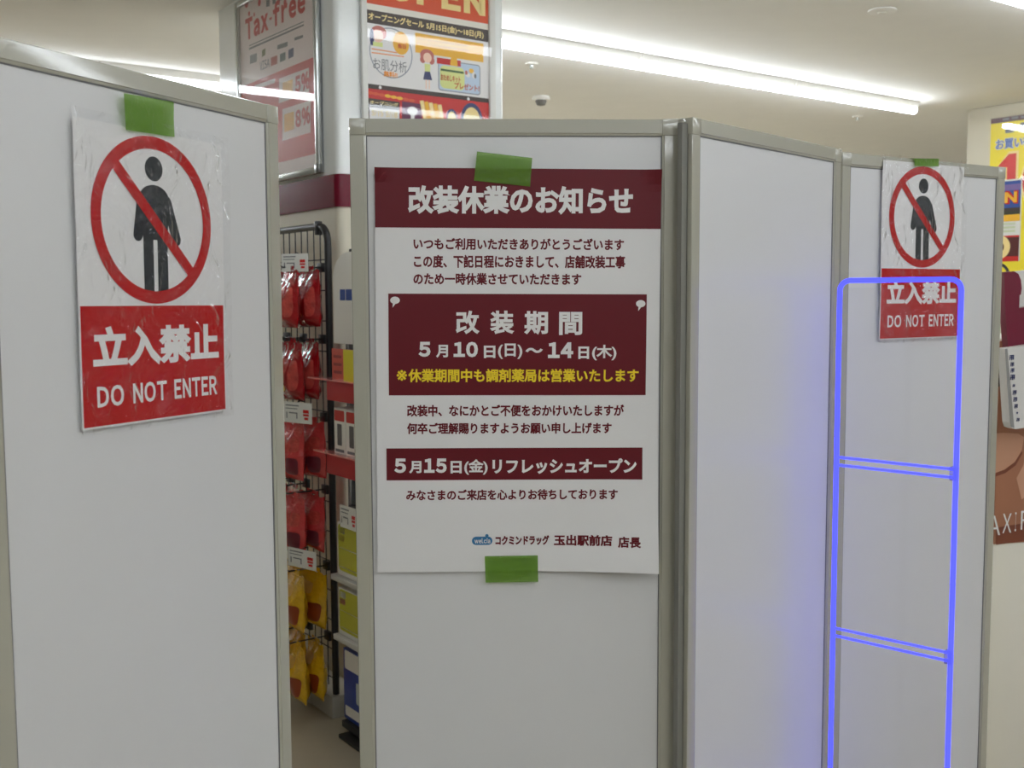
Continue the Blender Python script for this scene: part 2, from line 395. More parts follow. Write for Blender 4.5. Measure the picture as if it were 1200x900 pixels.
# ------------------------------------------------------------------ the two no-entry signs
def warning_sign(o, yaw, s, z, tilt, label, seed, lean=0):
    rnd = random.Random(seed); ph = [rnd.uniform(0, 6) for _ in range(4)]
    PWd, PHt = .2965, .4200
    e = empty('warning_sign', local(o, yaw, s, z, .0012), yaw, tilt, label, 'warning sign', 'no entry signs')
    def warp(x, zz):
        return .0010*(1+math.sin(9*x+6*zz+ph[0])*.5+.5*math.sin(17*zz+ph[1])) + .0016*max(0, (zz-.33)/.09)*abs(math.sin(14*x+ph[2]))
    S = Sheet(e, o, yaw, (s, z), tilt, 0, warp)
    S.part('paper', PAPER, [rect(0, PWd, 0, PHt, 14, 20)], 0)
    m = .003
    S.part('red_panel', RED, [rect(m, PWd-m, m, m+.1655, 14, 9)], 1, 'red printed lower block')
    cx, cz, R = PWd/2-.0017, m+.1655+.0028+.1208, .1208
    # pictogram
    sh = [ell(cx+.001, cz+.0745, .0178, .0178)]
    body = []
    for k in range(13):
        a = math.radians(180-15*k); body.append((cx+.001+.0305*math.cos(a), cz+.030+.0215*math.sin(a)))
    sh.append(poly([(cx-.0235, cz-.028)]+body+[(cx+.0255, cz-.028)]))
    sh += [caps(cx-.0245, cz+.028, cx-.0335, cz-.022, .0185), caps(cx+.0265, cz+.028, cx+.0445, cz-.026, .0185)]
    sh += [rect(cx-.0235, cx-.0035, cz-.106, cz-.026, 1, 4), rect(cx+.0045, cx+.0255, cz-.106, cz-.026, 1, 4)]
    S.part('person_pictogram', BLACK, sh, 1, 'black standing figure')
    S.part('prohibition_ring', RED, [ring(cx, cz, R, R-.0182)], 2, 'red ring')
    q = (R-.010)*math.sqrt(.5)
    S.part('prohibition_slash', RED, [bar(cx-q, cz+q, cx+q, cz-q, .0172, 12)], 3, 'red diagonal bar')
    S.part('lettering', WHITE, [text('立入禁止', .0225, .2805, m+.0790, m+.1375, .045)], 2, 'white Japanese characters')
    S.part('lettering', WHITE, [word('DO', .0275, .0770, m+.0255, m+.0550, .03), word('NOT', .0945, .1625, m+.0255, m+.0550, .03),
                                word('ENTER', .1785, .2745, m+.0255, m+.0550, .03)], 2, 'white English letters')
    def swarp(x, zz):
        return .0030+warp(x, zz)+.0022*(math.sin(31*x+11*zz+ph[3])*math.sin(23*zz+ph[1])) * (.25+.75*max(0, min(1, (zz-.25)/.15)))
    S2 = Sheet(e, o, yaw, (s, z), tilt, 0, swarp)
    sl = S2.part('plastic_sleeve', SLEEVE, [rect(-.006, .3110, -.008, .4330, 44, 60)], 0, 'clear crinkled plastic sleeve')
    for p in sl.data.polygons: p.use_smooth = True
    return e
zL = 1.4681-.1655-.003
warning_sign(LO, LA, .1537-.003, zL, math.radians(.35), 'no entry sign in a crinkled sleeve taped to the left panel', 3)
zC = 1.5394-.1655-.003
warning_sign(CO, CA, .1351-.003, zC, 0, 'no entry sign taped over the top of the far right panel, behind the blue gate', 8)

# ------------------------------------------------------------------ green tapes
def tape(o, yaw, quad, e, label, fold=0):
    q = [hit(o, yaw, *p) for p in quad]          # TL TR BR BL in pixels
    s0 = sum(p[0] for p in q)/4; z0 = sum(p[1] for p in q)/4
    root = None
    n, m = 10, 8; vs = []; fs = []
    for j in range(m+1):
        for i in range(n+1):
            u, v = i/n, j/m
            a = [q[0][k]*(1-u)+q[1][k]*u for k in (0, 1)]; c = [q[3][k]*(1-u)+q[2][k]*u for k in (0, 1)]
            x, z = a[0]*(1-v)+c[0]*v, a[1]*(1-v)+c[1]*v
            vs.append((x-s0, -(e+.0004*math.sin(5*u+3)*math.sin(7*v+1)), z-z0))
    b = MB(); b.add(vs, [(j*(n+1)+i, j*(n+1)+i+1, (j+1)*(n+1)+i+1, (j+1)*(n+1)+i) for j in range(m) for i in range(n)])
    if fold:   # runs over the top edge and down the back
        t0, t1 = vs[0], vs[n]
        zt = HT+.0012-z0
        b.add([(t0[0], t0[1], t0[2]), (t1[0], t1[1], t1[2]), (t1[0], -.001, zt), (t0[0], -.001, zt), (t1[0], TH+.002, zt), (t0[0], TH+.002, zt)], [(0, 1, 2, 3), (3, 2, 4, 5)])
    ob = b.build('adhesive_tape', TAPE, None, True); ob.location = local(o, yaw, s0, z0); ob.rotation_euler = (0, 0, yaw)
    tag(ob, label, 'tape', 'green tapes'); return ob
tape(LO, LA, [(140.5, 109.5), (199, 120), (200, 161), (143, 152.5)], .0072, 'green tape holding the no entry sign to the left panel')
tape(AO, AA, [(559, 178), (623.5, 185.5), (621, 219), (555.5, 212)], .0055, 'green tape across the maroon top of the closure notice')
tape(AO, AA, [(568, 651), (630, 650), (630.5, 681), (569, 682)], .0052, 'green tape at the bottom edge of the closure notice')
tape(CO, CA, [(1068, 186), (1097, 186.5), (1096.5, 195.5), (1068.5, 195)], .0085, 'green tape folded over the top rail of the far right panel', 1)

# ------------------------------------------------------------------ the closure notice
def notice():
    PWd, PHt = .5245, .7480; s0, z0 = .0392, .9645; tilt = math.radians(.42)
    e = empty('closure_notice', local(AO, AA, s0, z0, .0010), AA, tilt, 'large white and maroon renovation closure notice taped to the middle panel', 'poster')
    def warp(x, z):
        u, v = x/PWd, z/PHt
        r = .0012*(1+math.sin(7*u+4*v)*.6+.4*math.sin(11*v+2))
        d = max(0, (u-.62)*1.0+(.16-v)*1.3-.10); r += .085*d*d+.02*d           # lower right corner stands off
        d = max(0, v-.965)*max(0, (.07-u))*1; r += 2.2*d
        d = max(0, v-.955)*max(0, (u-.93))*1; r += 2.2*d
        return r
    S = Sheet(e, AO, AA, (s0, z0), tilt, 0, warp)
    B = S.box
    S.part('paper', PAPER, [rect(0, PWd, 0, PHt, 40, 56)], 0)
    r = B(440, 775, 195, 267.5)
    S.part('header_band', MAROON, [rect(0, PWd, r[2], PHt, 40, 8)], 1, 'maroon band across the top')
    r = B(455.5, 757, 344.5, 463); S.part('date_panel', MAROON, [rect(*r, 24, 10)], 1, 'maroon block with the closing dates')
    r = B(453, 752.3, 524.7, 562); S.part('reopening_band', MAROON, [rect(*r, 24, 5)], 1, 'maroon band with the reopening date')
    Tw = lambda s, x0, x1, y0, y1, bo: word(s, *B(x0, x1, y0, y1), bo, .06)
    T = lambda s, x0, x1, y0, y1, bo: text(s, *B(x0, x1, y0, y1), bo)
    S.part('lettering', WHITE, [T('改装休業のお知らせ', 478, 741.5, 218, 251.5, .042)], 2, 'white heading')
    S.part('lettering', MAROON, [T('いつもご利用いただきありがとうございます', 484.5, 731, 279, 293.5, .035)], 1)
    S.part('lettering', MAROON, [T('この度、下記日程におきまして、店舗改装工事', 485, 732.5, 299, 314.5, .035)], 1)
    S.part('lettering', MAROON, [T('のため一時休業させていただきます', 484.5, 681, 320, 334, .035)], 1)
    S.part('lettering', WHITE, [T('改', 534, 562, 364, 391.5, .032), T('装', 574, 602.5, 364, 391.5, .032),
                                T('期', 614, 642, 364.5, 392, .032), T('間', 655, 682, 365.5, 392.5, .032)], 2, 'large white characters')
    S.part('lettering', WHITE, [Tw('5', 490.5, 504.5, 400.5, 418, .05), T('月', 511, 525, 404, 419, .035), Tw('10', 531.5, 560, 400.5, 418.5, .05),
                                T('日', 567, 580.5, 405, 419.5, .035), T('(日)', 583.5, 612, 402.5, 420.5, .028), T('～', 615.5, 636, 407.5, 413.5, .04),
                                Tw('14', 642, 671.5, 401, 419.5, .05), T('日', 677.5, 690, 406, 420.5, .035), T('(木)', 693.5, 722, 404, 422, .028)], 2, 'white dates')
    S.part('lettering', YELLOW, [T('※', 465, 477, 433.5, 446, .012), T('休業期間中も調剤薬局は営業いたします', 478.5, 748, 432, 448, .03)], 2, 'yellow line of writing')
    S.part('lettering', MAROON, [T('改装中、なにかとご不便をおかけいたしますが', 477, 731, 474, 488, .035)], 1)
    S.part('lettering', MAROON, [T('何卒ご理解賜りますようお願い申し上げます', 477, 716.5, 495, 508.5, .035)], 1)
    S.part('lettering', WHITE, [Tw('5', 462, 476, 537, 554, .05), T('月', 479.5, 494, 540, 554.5, .035), Tw('15', 497, 523.5, 537, 554, .05),
                                T('日', 528, 541, 540, 554.5, .035), T('(金)', 544, 571.5, 538, 556, .03), T('リフレッシュオープン', 577, 745.5, 537, 555, .04)], 2, 'white reopening date')
    S.part('lettering', MAROON, [T('みなさまのご来店を心よりお待ちしております', 476, 723.5, 573, 586, .035)], 1)
    S.part('lettering', MAROON, [T('コクミンドラッグ', 580.5, 643.5, 627, 638.5, .05), T('玉出駅前店', 649, 716.5, 626, 639, .04), T('店長', 723, 749.5, 627, 640, .04)], 1, 'maroon shop name')
    LOGO = mat('logo_blue', (52, 120, 168), .4)
    x0, x1, za, zb = B(553, 577, 628.5, 638.2)
    sh = [rrect(x0, x1, za, zb, (zb-za)*.49), ell(*S.P(570.5, 627.5), .0032, .0032)]
    lo = S.part('logo', LOGO, sh, 1, 'small blue rounded logo')
    S.part('lettering', WHITE, [word('welcia', *B(556, 574.5, 630.3, 636.3), .03)], 2, 'white word on the blue logo', lo)
    for cx, cy in ((463, 352.5), (750.5, 356.5)):
        x, z = S.P(cx, cy)
        S.part('speech_mark', WHITE, [ell(x, z+.001, .0088, .0066), poly([(x-.004, z-.003), (x+.001, z-.0055), (x-.0045, z-.0125)])], 2, 'small white speech bubble mark')
notice()

# ------------------------------------------------------------------ blue lit security gate
def gate():
    left = at_y(979, 600, 2.327); yaw = math.radians(-42.5)
    o = (left.x, left.y)
    e = empty('security_gate', (o[0], o[1], 0), yaw, 0, 'clear security gate with glowing blue edges in front of the far right panel', 'security gate')
    Wd = hit(o, yaw, 1119, 600)[0]; top = hit(o, yaw, 1050, 328)[1]
    r = .0052; R = .022
    pts = [(0, 0, .10)]
    pts += [(0, 0, z) for z in (.5, .9, 1.2)]
    for cx, a0 in ((R, 180), (Wd-R, 90)):
        for k in range(7):
            a = math.radians(a0-15*k); pts.append((cx+R*math.cos(a), 0, top-R+R*math.sin(a)))
    pts += [(Wd, 0, z) for z in (1.2, .9, .5, .10)]
    b = MB(); b.tube(pts, r, 10); b.build('edge_light', BLUEE, e, True, 'blue glowing outer edge')
    zs = []
    for ly, ry in ((541.5, 553), (741, 770)):
        zl = hit(o, yaw, 978, ly)[1]; zr = hit(o, yaw, 1116, ry)[1]; z = (zl+zr)/2; zs.append(z)
        b = MB()
        for dz in (-.0085, .0085): b.tube([(0, 0, z+dz), (Wd, 0, z+dz)], .0028, 8)
        b.build('crossbar_light', BLUEE, e, True, 'pair of blue glowing crossbars')
    z3 = zs[1]-(zs[0]-zs[1]); zs.append(z3)
    b = MB()
    for dz in (-.0085, .0085): b.tube([(0, 0, z3+dz), (Wd, 0, z3+dz)], .0028, 8)
    b.build('crossbar_light', BLUEE, e, True)
    for z in zs[:2]:
        b = MB(); b.box(Wd-.011, Wd+.0035, -.008, .008, z-.014, z+.014, .002); b.build('joint', film('joint_plastic', (90, 95, 230), .35, .6), e, True, 'bluish clear joint block')
    edges = [top-.004]+zs+[.12]
    for a, c in zip(edges[:-1], edges[1:]):
        b = MB(); b.box(.006, Wd-.006, -.003, .003, c+.012, a-.012); b.build('acrylic_pane', ACRYL, e, False, 'clear acrylic pane')
    b = MB(); b.box(-.03, Wd+.03, -.06, .06, 0, .12, .01); b.build('base', mat('grey_base', (150, 150, 152), .4), e, True)
gate()

# ------------------------------------------------------------------ posters on the near column
P_RED, P_ORG, P_DK = mat('print_scarlet', (206, 30, 26), .4), mat('print_orange', (240, 150, 30), .4), mat('print_dark_brown', (58, 44, 36), .4)
P_GOLD, P_PINK, P_SKY = mat('print_gold', (244, 186, 44), .4), mat('print_pale_pink', (246, 232, 230), .4), mat('print_pale_blue', (196, 214, 232), .4)
P_SKIN, P_HAIR, P_NAVY = mat('print_skin', (250, 214, 190), .4), mat('print_auburn', (196, 108, 96), .4), mat('print_navy', (44, 52, 104), .4)
P_LIME, P_CREAM, P_PURP = mat('print_lime', (226, 232, 150), .4), mat('print_cream', (246, 222, 150), .4), mat('print_purple', (96, 22, 70), .4)
COVER = film('poster_cover', (255, 255, 255), .0, .9, .03)
COVER2 = film('sale_poster_cover', (255, 255, 255), .0, 1.0, .03)
LY = G+math.pi/2                                            # yaw of the column's left face (runs away from the camera)
# plane of the left face seen from outside: run towards the camera so that front is local -y
LF = G-math.pi/2
def on_left(off): return K1-GX*off
# --- tax free poster in a snap frame
def tax_poster():
    off = .016; o = on_left(off)
    x0 = hit(o, LF, 279, 100)[0]; x1 = hit(o, LF, 374, 100)[0]
    zb = hit(o, LF, 366, 205)[1]; zt = zb+1.085
    zt = min(zt, HZ-.02); Wd = x1-x0; Hh = zt-zb
    p = Vector((o[0], o[1], 0))+Vector((math.cos(LF), math.sin(LF), 0))*x0
    e = empty('framed_poster', (p.x, p.y, zb), LF, 0, 'red and white tax free poster in a silver snap frame on the column', 'poster')
    b = MB(); b.box(.004, Wd-.004, .004, off-.001, .004, Hh-.004, .001); b.build('backing', GREY, e)
    fw = .026
    for q in ((0, fw, 0, Hh), (Wd-fw, Wd, 0, Hh), (fw, Wd-fw, 0, fw), (fw, Wd-fw, Hh-fw, Hh)):
        b = MB(); b.box(q[0], q[1], -.010, .008, q[2], q[3], .006); b.build('frame_bar', ALU, e, True)
    for x in (fw*.5, Wd-fw*.5):
        b = MB(); b.box(x-.018, x+.018, -.0125, .004, .0, .036, .006); b.build('corner_clip', mat('clip_steel', (120, 122, 120), .3, .8), e, True)
    S = Sheet(e, o, LF, (x0, zb), 0, -.0035)
    R = lambda a, b_, c, d: rect(*S.box(a, b_, c, d))
    a, z1 = fw-.002, Hh-fw+.002; bx = Wd-fw+.002
    # red lower block has a slanting look only from perspective: horizontal in place
    zr = S.P(325, 84)[1]; zw = S.P(350, 184.5)[1]
    sh = [rect(a, bx, a, z1), rect(a, bx, zw, zr)]; ms = [0, 1]
    pts = lambda l: S.pts(l)
    sh += [pts([(326, 92), (361, 79), (361, 108), (326, 121)]), pts([(330, 128), (363, 117), (363, 155), (330, 165)])]; ms += [0, 0]
    sh += [pts([(330, 97), (342, 92.5), (342, 109), (330, 113.5)]), pts([(332, 134), (343.5, 130.5), (343.5, 151), (332, 155)])]; ms += [2, 2]
    sh += [pts([(297, 100), (321, 92), (321, 97), (297, 105)])]; ms += [0]
    sh += [pts([(291, 53), (355, 24.5), (355, 25.7), (291, 54.3)]), pts([(291, 56), (355, 28), (355, 30), (291, 58.5)])]; ms += [3, 3]
    sh += [pts([(324, 53), (336, 48.5), (336, 54), (324, 58)]), pts([(344, 44), (354, 40.5), (354, 44), (344, 47.5)])]; ms += [3, 3]
    for q, c in ((( 292, 64, 300, 74), 3), ((306, 58, 310, 66), 6), ((316.5, 66.5, 324, 76.5), 4), ((327, 62.5, 333.5, 72), 7), ((337, 57.5, 343, 68), 5)):
        sh += [pts([(q[0], q[1]+1), (q[2], q[1]-2), (q[2], q[3]-2), (q[0], q[3]+1)])]; ms += [c]
    for cx, cy, r in ((288, 3, .02), (303, 3, .014), (291, 16, .01), (297, 17, .008), (333, 3, .012)):
        x, z = S.P(cx, cy); sh += [ell(x, z, r, r)]; ms += [1]
    for q in ((311, 0, 315, 8), (318.5, -3, 322, 5), (325, -5, 329, 1)):
        sh += [pts([(q[0], q[1]), (q[2], q[1]-1), (q[2], q[3]-1), (q[0], q[3])])]; ms += [3]
    S.part('print', [P_PINK, P_RED, P_GOLD, GREY, mat('print_redbrown', (190, 70, 50), .4), P_NAVY, mat('print_moss', (120, 120, 60), .4), mat('print_teal_grey', (90, 104, 100), .4)], sh, 0, None, None, ms)
    def tx(body, x0p, x1p, yt0, yb1, bold):
        xa, xb = S.P(x0p, (yt0+yb1)/2)[0], S.P(x1p, (yt0+yb1)/2)[0]
        return text(body, xa, xb, S.P(x0p, yb1)[1], S.P(x0p, yt0)[1], bold)
    def tw(body, x0p, x1p, yt0, yb1, bold):
        xa, xb = S.P(x0p, (yt0+yb1)/2)[0], S.P(x1p, (yt0+yb1)/2)[0]
        return word(body, xa, xb, S.P(x0p, yb1)[1], S.P(x0p, yt0)[1], bold)
    S.part('lettering', P_RED, [tw('Tax-free', 287, 357.5, 20.5, 48.5, .05)], 3, 'red words')
    S.part('lettering', P_NAVY, [tw('VISA', 304, 315, 72.5, 83, .0)], 3, 'small dark blue word')
    S.part('lettering', P_RED, [tw('5%', 345, 362, 89, 110, .05), tw('8%', 345.5, 363, 129, 150, .05)], 3, 'red figures')
    b = MB(); b.box(fw-.003, Wd-fw+.003, -.0075, -.0065, fw-.003, Hh-fw+.003); b.build('clear_cover', COVER, e, False, 'shiny clear cover')
tax_poster()

# --- opening sale poster on the right face, in a glazed frame
def sale_poster():
    off = .014; o = K1-GY*off
    x0 = hit(o, G, 424, 100)[0]; x1 = hit(o, G, 580, 100)[0]
    zb = hit(o, G, 500, 232)[1]; zt = HZ-.03; Wd = x1-x0; Hh = zt-zb
    p = Vector((o[0], o[1], 0))+GX*x0
    e = empty('framed_poster', (p.x, p.y, zb), G, 0, 'colourful opening sale poster in a white frame above the closure notice', 'poster')
    b = MB(); b.box(.004, Wd-.004, .004, off-.001, .004, Hh-.004, .001); b.build('backing', GREY, e)
    S = Sheet(e, o, G, (x0, zb), 0, -.0035)
    l = S.P(430, 60)[0]; r = S.P(573, 75)[0]; fw = l
    for q in ((0, l, 0, Hh), (r, Wd, 0, Hh), (l, r, 0, fw), (l, r, Hh-fw, Hh)):
        b = MB(); b.box(q[0], q[1], -.008, .008, q[2], q[3], .004); b.build('frame_bar', WPL, e, True)
    pts = lambda q: S.pts(q)
    def band(ya, yb):          # ya, yb = pixel rows at the left edge
        return rect(l-.001, r+.001, S.P(430, yb)[1], S.P(430, ya)[1])
    sh = [band(-60, 25), band(8, 12), band(10.5, 26), band(26, 97.5), band(97.5, 103), band(103, 230)]
    sh[1] = rect(l, r, S.P(430, 11)[1], S.P(430, 3)[1])  # pale strip across the poster above the dark band
    ms = [1, 5, 2, 0, 2, 3]
    x, z = S.P(459, 62); rad = (S.P(484, 62)[0]-S.P(433.5, 62)[0])/2
    sh += [ring(x, z, rad, rad*.955, 48)]; ms += [4]
    x, z = S.P(470.5, 50.5); sh += [ell(x, z, .034, .041)]; ms += [6]
    sh += [rect(*[v for v in (S.P(487, 40)[0], S.P(567, 60)[0], S.P(487, 61)[1], S.P(487, 38)[1])])]; ms += [6]
    # grey writing lines on the gold block, orange lines in the circle
    for ya in (44.5, 49.5):
        sh += [pts([(489, ya), (550, ya+9), (550, ya+10), (489, ya+1)])]; ms += [8]
    for ya, xb in ((56, 466), (60.5, 474)):
        sh += [pts([(436, ya), (xb, ya+5), (xb, ya+6.4), (436, ya+1.6)])]; ms += [7]
    # coupon box
    q = (S.P(514, 90)[0], S.P(563.5, 90)[0], S.P(514, 105.5)[1], S.P(514, 69)[1]); d = .004
    sh += [rrect(*q, .012), rrect(q[0]+d, q[1]-d, q[2]+d, q[3]-d, .009), rrect(q[0]+d*2, q[0]+(q[1]-q[0])*.62, q[2]+d*2.5, q[3]-d*5, .02)]; ms += [4, 9, 10]
    sh += [pts([(512.5, 67), (540.5, 71), (540.5, 78), (512.5, 74)]), pts([(529, 67), (536, 67.5), (537, 78), (528, 76.5)])]; ms += [3, 6]
    sh += [pts([(517, 80), (544, 84), (544, 86.5), (517, 82.5)])]; ms += [11]
    # little bee-like trinket picture in the coupon
    for cx, cy, rx, rz, m in ((553, 83, .011, .009, 6), (549, 88, .010, .008, 0), (556, 88, .009, .012, 0), (547, 85, .006, .008, 12), (557.5, 89, .005, .009, 8)):
        x, z = S.P(cx, cy); sh += [ell(x, z, rx, rz)]; ms += [m]
    # plain drawn lady: hair, face, blouse, skirt, legs
    for cx, cy, rx, rz, m in ((501, 64.5, .030, .022, 12), (496, 69.5, .012, .013, 12), (506.5, 71, .012, .014, 12), (501.5, 67.5, .018, .018, 13)):
        x, z = S.P(cx, cy); sh += [ell(x, z, rx, rz)]; ms += [m]
    sh += [pts([(498, 74.5), (505, 75), (504.5, 84), (498.5, 83.5)]), pts([(498.3, 83.5), (504.5, 84), (507, 94), (496.5, 93)]),
           pts([(499.3, 93), (500.6, 93.2), (500.6, 104), (499.3, 103.8)]), pts([(503, 93.2), (504.3, 93.4), (504.2, 104.5), (503, 104.3)])]; ms += [10, 14, 13, 13]
    # second drawn lady at the circle's edge
    for cx, cy, rx, rz, m in ((444.5, 38, .032, .024, 12), (443.5, 42, .022, .022, 13), (436.3, 43, .009, .03, 14)):
        x, z = S.P(cx, cy); sh += [ell(x, z, rx, rz)]; ms += [m]
    sh += [pts([(437.5, 48.5), (449, 50), (449, 55), (437.5, 53.5)])]; ms += [10]
    # dark divider screws, red lower print
    for cx, cy in ((446, 102.2), (549.5, 115.8)):
        x, z = S.P(cx, cy); sh += [ell(x, z, .006, .006)]; ms += [0]
    sh += [pts([(431.5, 114.5), (469, 119.5), (469, 170), (431.5, 170)]), pts([(433.5, 125.5), (468.5, 129.5), (468.5, 170), (433.5, 170)]),
           pts([(471.5, 118.5), (495, 122), (495, 170), (471.5, 170)])]; ms += [2, 0, 15]
    x, z = S.P(484, 130); sh += [ell(x, z, .021, .016), rect(x-.008, x+.008, z-.06, z)]; ms += [0, 0]
    for k in range(5):
        x, z = S.P(498+k*5.2, 122+k*1.2); sh += [bar(x-.012, z+.012, x+.014, z-.11, .017)]; ms += [6 if k % 2 else 16]
    for k in range(8):
        x, z = S.P(434+k*7, 108.5+k*1.3); sh += [ell(x, z, .013, .006)]; ms += [6 if k in (3, 4, 5) else 1]
    for cx, cy, ro in ((530, 137, .024), (553.5, 140, .050)):
        x, z = S.P(cx, cy); sh += [ell(x, z, ro, ro*1.25), ell(x, z-.004, ro*.76, ro)]; ms += [14, 16]
    S.part('print', [WHITE, mat('print_orange_red', (222, 84, 40), .4), P_DK, P_RED, mat('print_ring_grey', (150, 156, 166), .4), mat('pale_band', (240, 236, 224), .4), P_GOLD, mat('print_salmon', (238, 160, 110), .4),
                     GREY, P_SKY, P_LIME, mat('print_green', (74, 110, 60), .4), P_HAIR, P_SKIN, P_NAVY, P_PURP, P_CREAM], sh, 0, None, None, ms)
    def tx(body, xa, xb, yt, yb, bold):
        return text(body, S.P(xa, (yt+yb)/2)[0], S.P(xb, (yt+yb)/2)[0], S.P(xa, yb)[1], S.P(xa, yt)[1], bold)
    S.part('lettering', P_CREAM, [word('OPEN', S.P(452, -15)[0], S.P(569, -5)[0], S.P(452, -1.5)[1], S.P(452, -34)[1], .06)], 3, 'large pale letters')
    S.part('lettering', P_CREAM, [tx('オープニングセール', 432, 497, 13.5, 22.5, .03), tx('5月15日(金)～18日(月)', 500, 567, 25.5, 35, .03)], 3, 'small cream writing')
    S.part('lettering', GREY, [tx('お肌分析', 437.5, 477, 67, 80.5, .0)], 3, 'grey characters in the circle')
    S.part('lettering', P_ORG, [tx('無料!!', 450, 466, 82.5, 89.5, .03)], 3, 'orange characters in the circle')
    S.part('lettering', P_RED, [tx('当日', 466.5, 476, 50.5, 56, .03), tx('お得', 514.5, 527, 68.5, 73, .02)], 3, 'small red characters')
    S.part('lettering', mat('print_rust', (200, 80, 40), .4), [tx('おためしキット', 517, 540, 86.5, 94, .03), tx('プレゼント!', 533, 562, 96, 103.5, .03)], 3, 'rust coloured coupon writing')
    S.part('lettering', P_CREAM, [tx('オープニング', 434, 467, 117, 121.5, .02), tx('5/15 5/18', 436, 466, 128, 135, .0)], 3, 'small date writing')
    b = MB(); b.add([(l-.003, -.0005, fw-.003), (r+.003, -.0005, fw-.003), (r+.003, -.018, Hh-fw+.003), (l-.003, -.018, Hh-fw+.003)], [(0, 1, 2, 3)])
    b.build('clear_cover', COVER2, e, False, 'shiny clear cover')
sale_poster()

# ------------------------------------------------------------------ wire rack with hanging pouches (along the column's left face)
# rack frame: local x runs towards the camera along the left face, -y = out of the face, origin at the column corner
def rk(t, d, z): p = K1-GY*(-t)-GX*d; return Vector((p.x, p.y, z))       # t = distance back from the corner
RX = 1.30                                                   # how far the rack runs back
RD = .105                                                   # wire plane in front of the column face
ro = on_left(RD); o = ro
rack = empty('wire_display_rack', (o.x, o.y, 0), LF, 0, 'black wire mesh rack on a grey base between left and middle panels', 'display rack')
XR = hit(o, LF, 390, 600)[0]                                # right end
ZT = hit(o, LF, 352, 268)[1]; ZB = .085
R = .06
b = MB()
pts = [(-RX, 0, ZB), (-RX, 0, ZT-R)]+[(-RX+R-R*math.cos(math.radians(a)), 0, ZT-R+R*math.sin(math.radians(a))) for a in range(15, 91, 15)]
pts += [(XR-R+R*math.sin(math.radians(a)), 0, ZT-R+R*math.cos(math.radians(a))) for a in range(0, 91, 15)]+[(XR, 0, ZB)]
b.tube(pts, .0125, 10); b.build('outer_tube', WIRE, rack, True)
b = MB(); k = 0; x = XR-.05
while x > -RX+.02: b.tube([(x, -.004, ZB+.02), (x, -.004, ZT-.006)], .0022, 6); x -= .05
z = ZB+.05
while z < ZT-.03: b.tube([(-RX, .0, z), (XR, .0, z)], .0022, 6); z += .105
b.build('wire_mesh', WIRE, rack, True)
b = MB(); b.box(-RX-.02, XR+.012, -.02, .10, 0, ZB-.006, .004); b.build('base', mat('rack_base_grey', (176, 172, 160), .5), rack, True, 'grey base plinth')
b = MB(); b.box(XR-.07, XR-.058, -.016, .01, ZT-.03, ZT+.018, .003); b.build('top_clip', WIRE, rack, True)

POUCH_R = mat('pouch_red', (160, 12, 22), .22, 0, .9, 26, coat=.7, bdist=.010, var=.2, vscale=22)
POUCH_Y = mat('pouch_yellow', (228, 178, 20), .24, 0, .9, 26, coat=.7, bdist=.010, var=.2, vscale=22)
POUCH_P = mat('pouch_pink', (208, 66, 66), .22, 0, .9, 26, coat=.7, bdist=.010, var=.2, vscale=22)
LAB_C = mat('label_cream', (240, 210, 190), .3, var=.2, vscale=60)
LAB_G = mat('label_gold', (214, 170, 80), .3, var=.25, vscale=60)
LAB_R = mat('label_rose', (196, 74, 66), .22, 0, .9, 26, coat=.7, bdist=.01, var=.6, vscale=40)
WIN_D = mat('label_plum', (110, 30, 46), .3)
WIN_B = mat('label_brown', (150, 62, 16), .3)
def pouch_shape(w, h, t, seed):
    rnd = random.Random(seed); n, m = 10, 14; V = {}; mb = MB(); vs = []; fs = []
    a1, a2 = rnd.uniform(0, 6), rnd.uniform(0, 6)
    for side in (-1, 1):
        for j in range(m+1):
            for i in range(n+1):
                u, v = i/n, j/m                      # v 0 bottom .. 1 top
                wid = w*(1-.10*max(0, (v-.72)/.28)) if v < .86 else w*(.90+.06*((v-.86)/.14))
                x = (u-.5)*wid
                prof = min(1, v/.16)**.6*max(0, min(1, (.90-v)/.42))**.75 if v < .9 else 0
                bul = t/2*prof*(1-abs(2*u-1)**3.0)+.0010+.0035*prof*math.sin(9*u+a1)*math.sin(11*v+a2)
                vs.append((x, side*bul, -h*.06+(v-1)*h+(.004*math.sin(20*u+a1) if v > .93 else 0)))
    N = (n+1)*(m+1)
    for s_ in (0, 1):
        for j in range(m):
            for i in range(n):
                q = (s_*N+j*(n+1)+i, s_*N+j*(n+1)+i+1, s_*N+(j+1)*(n+1)+i+1, s_*N+(j+1)*(n+1)+i)
                fs.append(q)
    edge = [j*(n+1) for j in range(m+1)]+[m*(n+1)+i for i in range(1, n+1)]+[j*(n+1)+n for j in range(m-1, -1, -1)]+[i for i in range(n-1, 0, -1)]
    for a, c in zip(edge, edge[1:]+edge[:1]): fs.append((a, c, N+c, N+a))
    mb.add(vs, fs); return mb, t, h, w
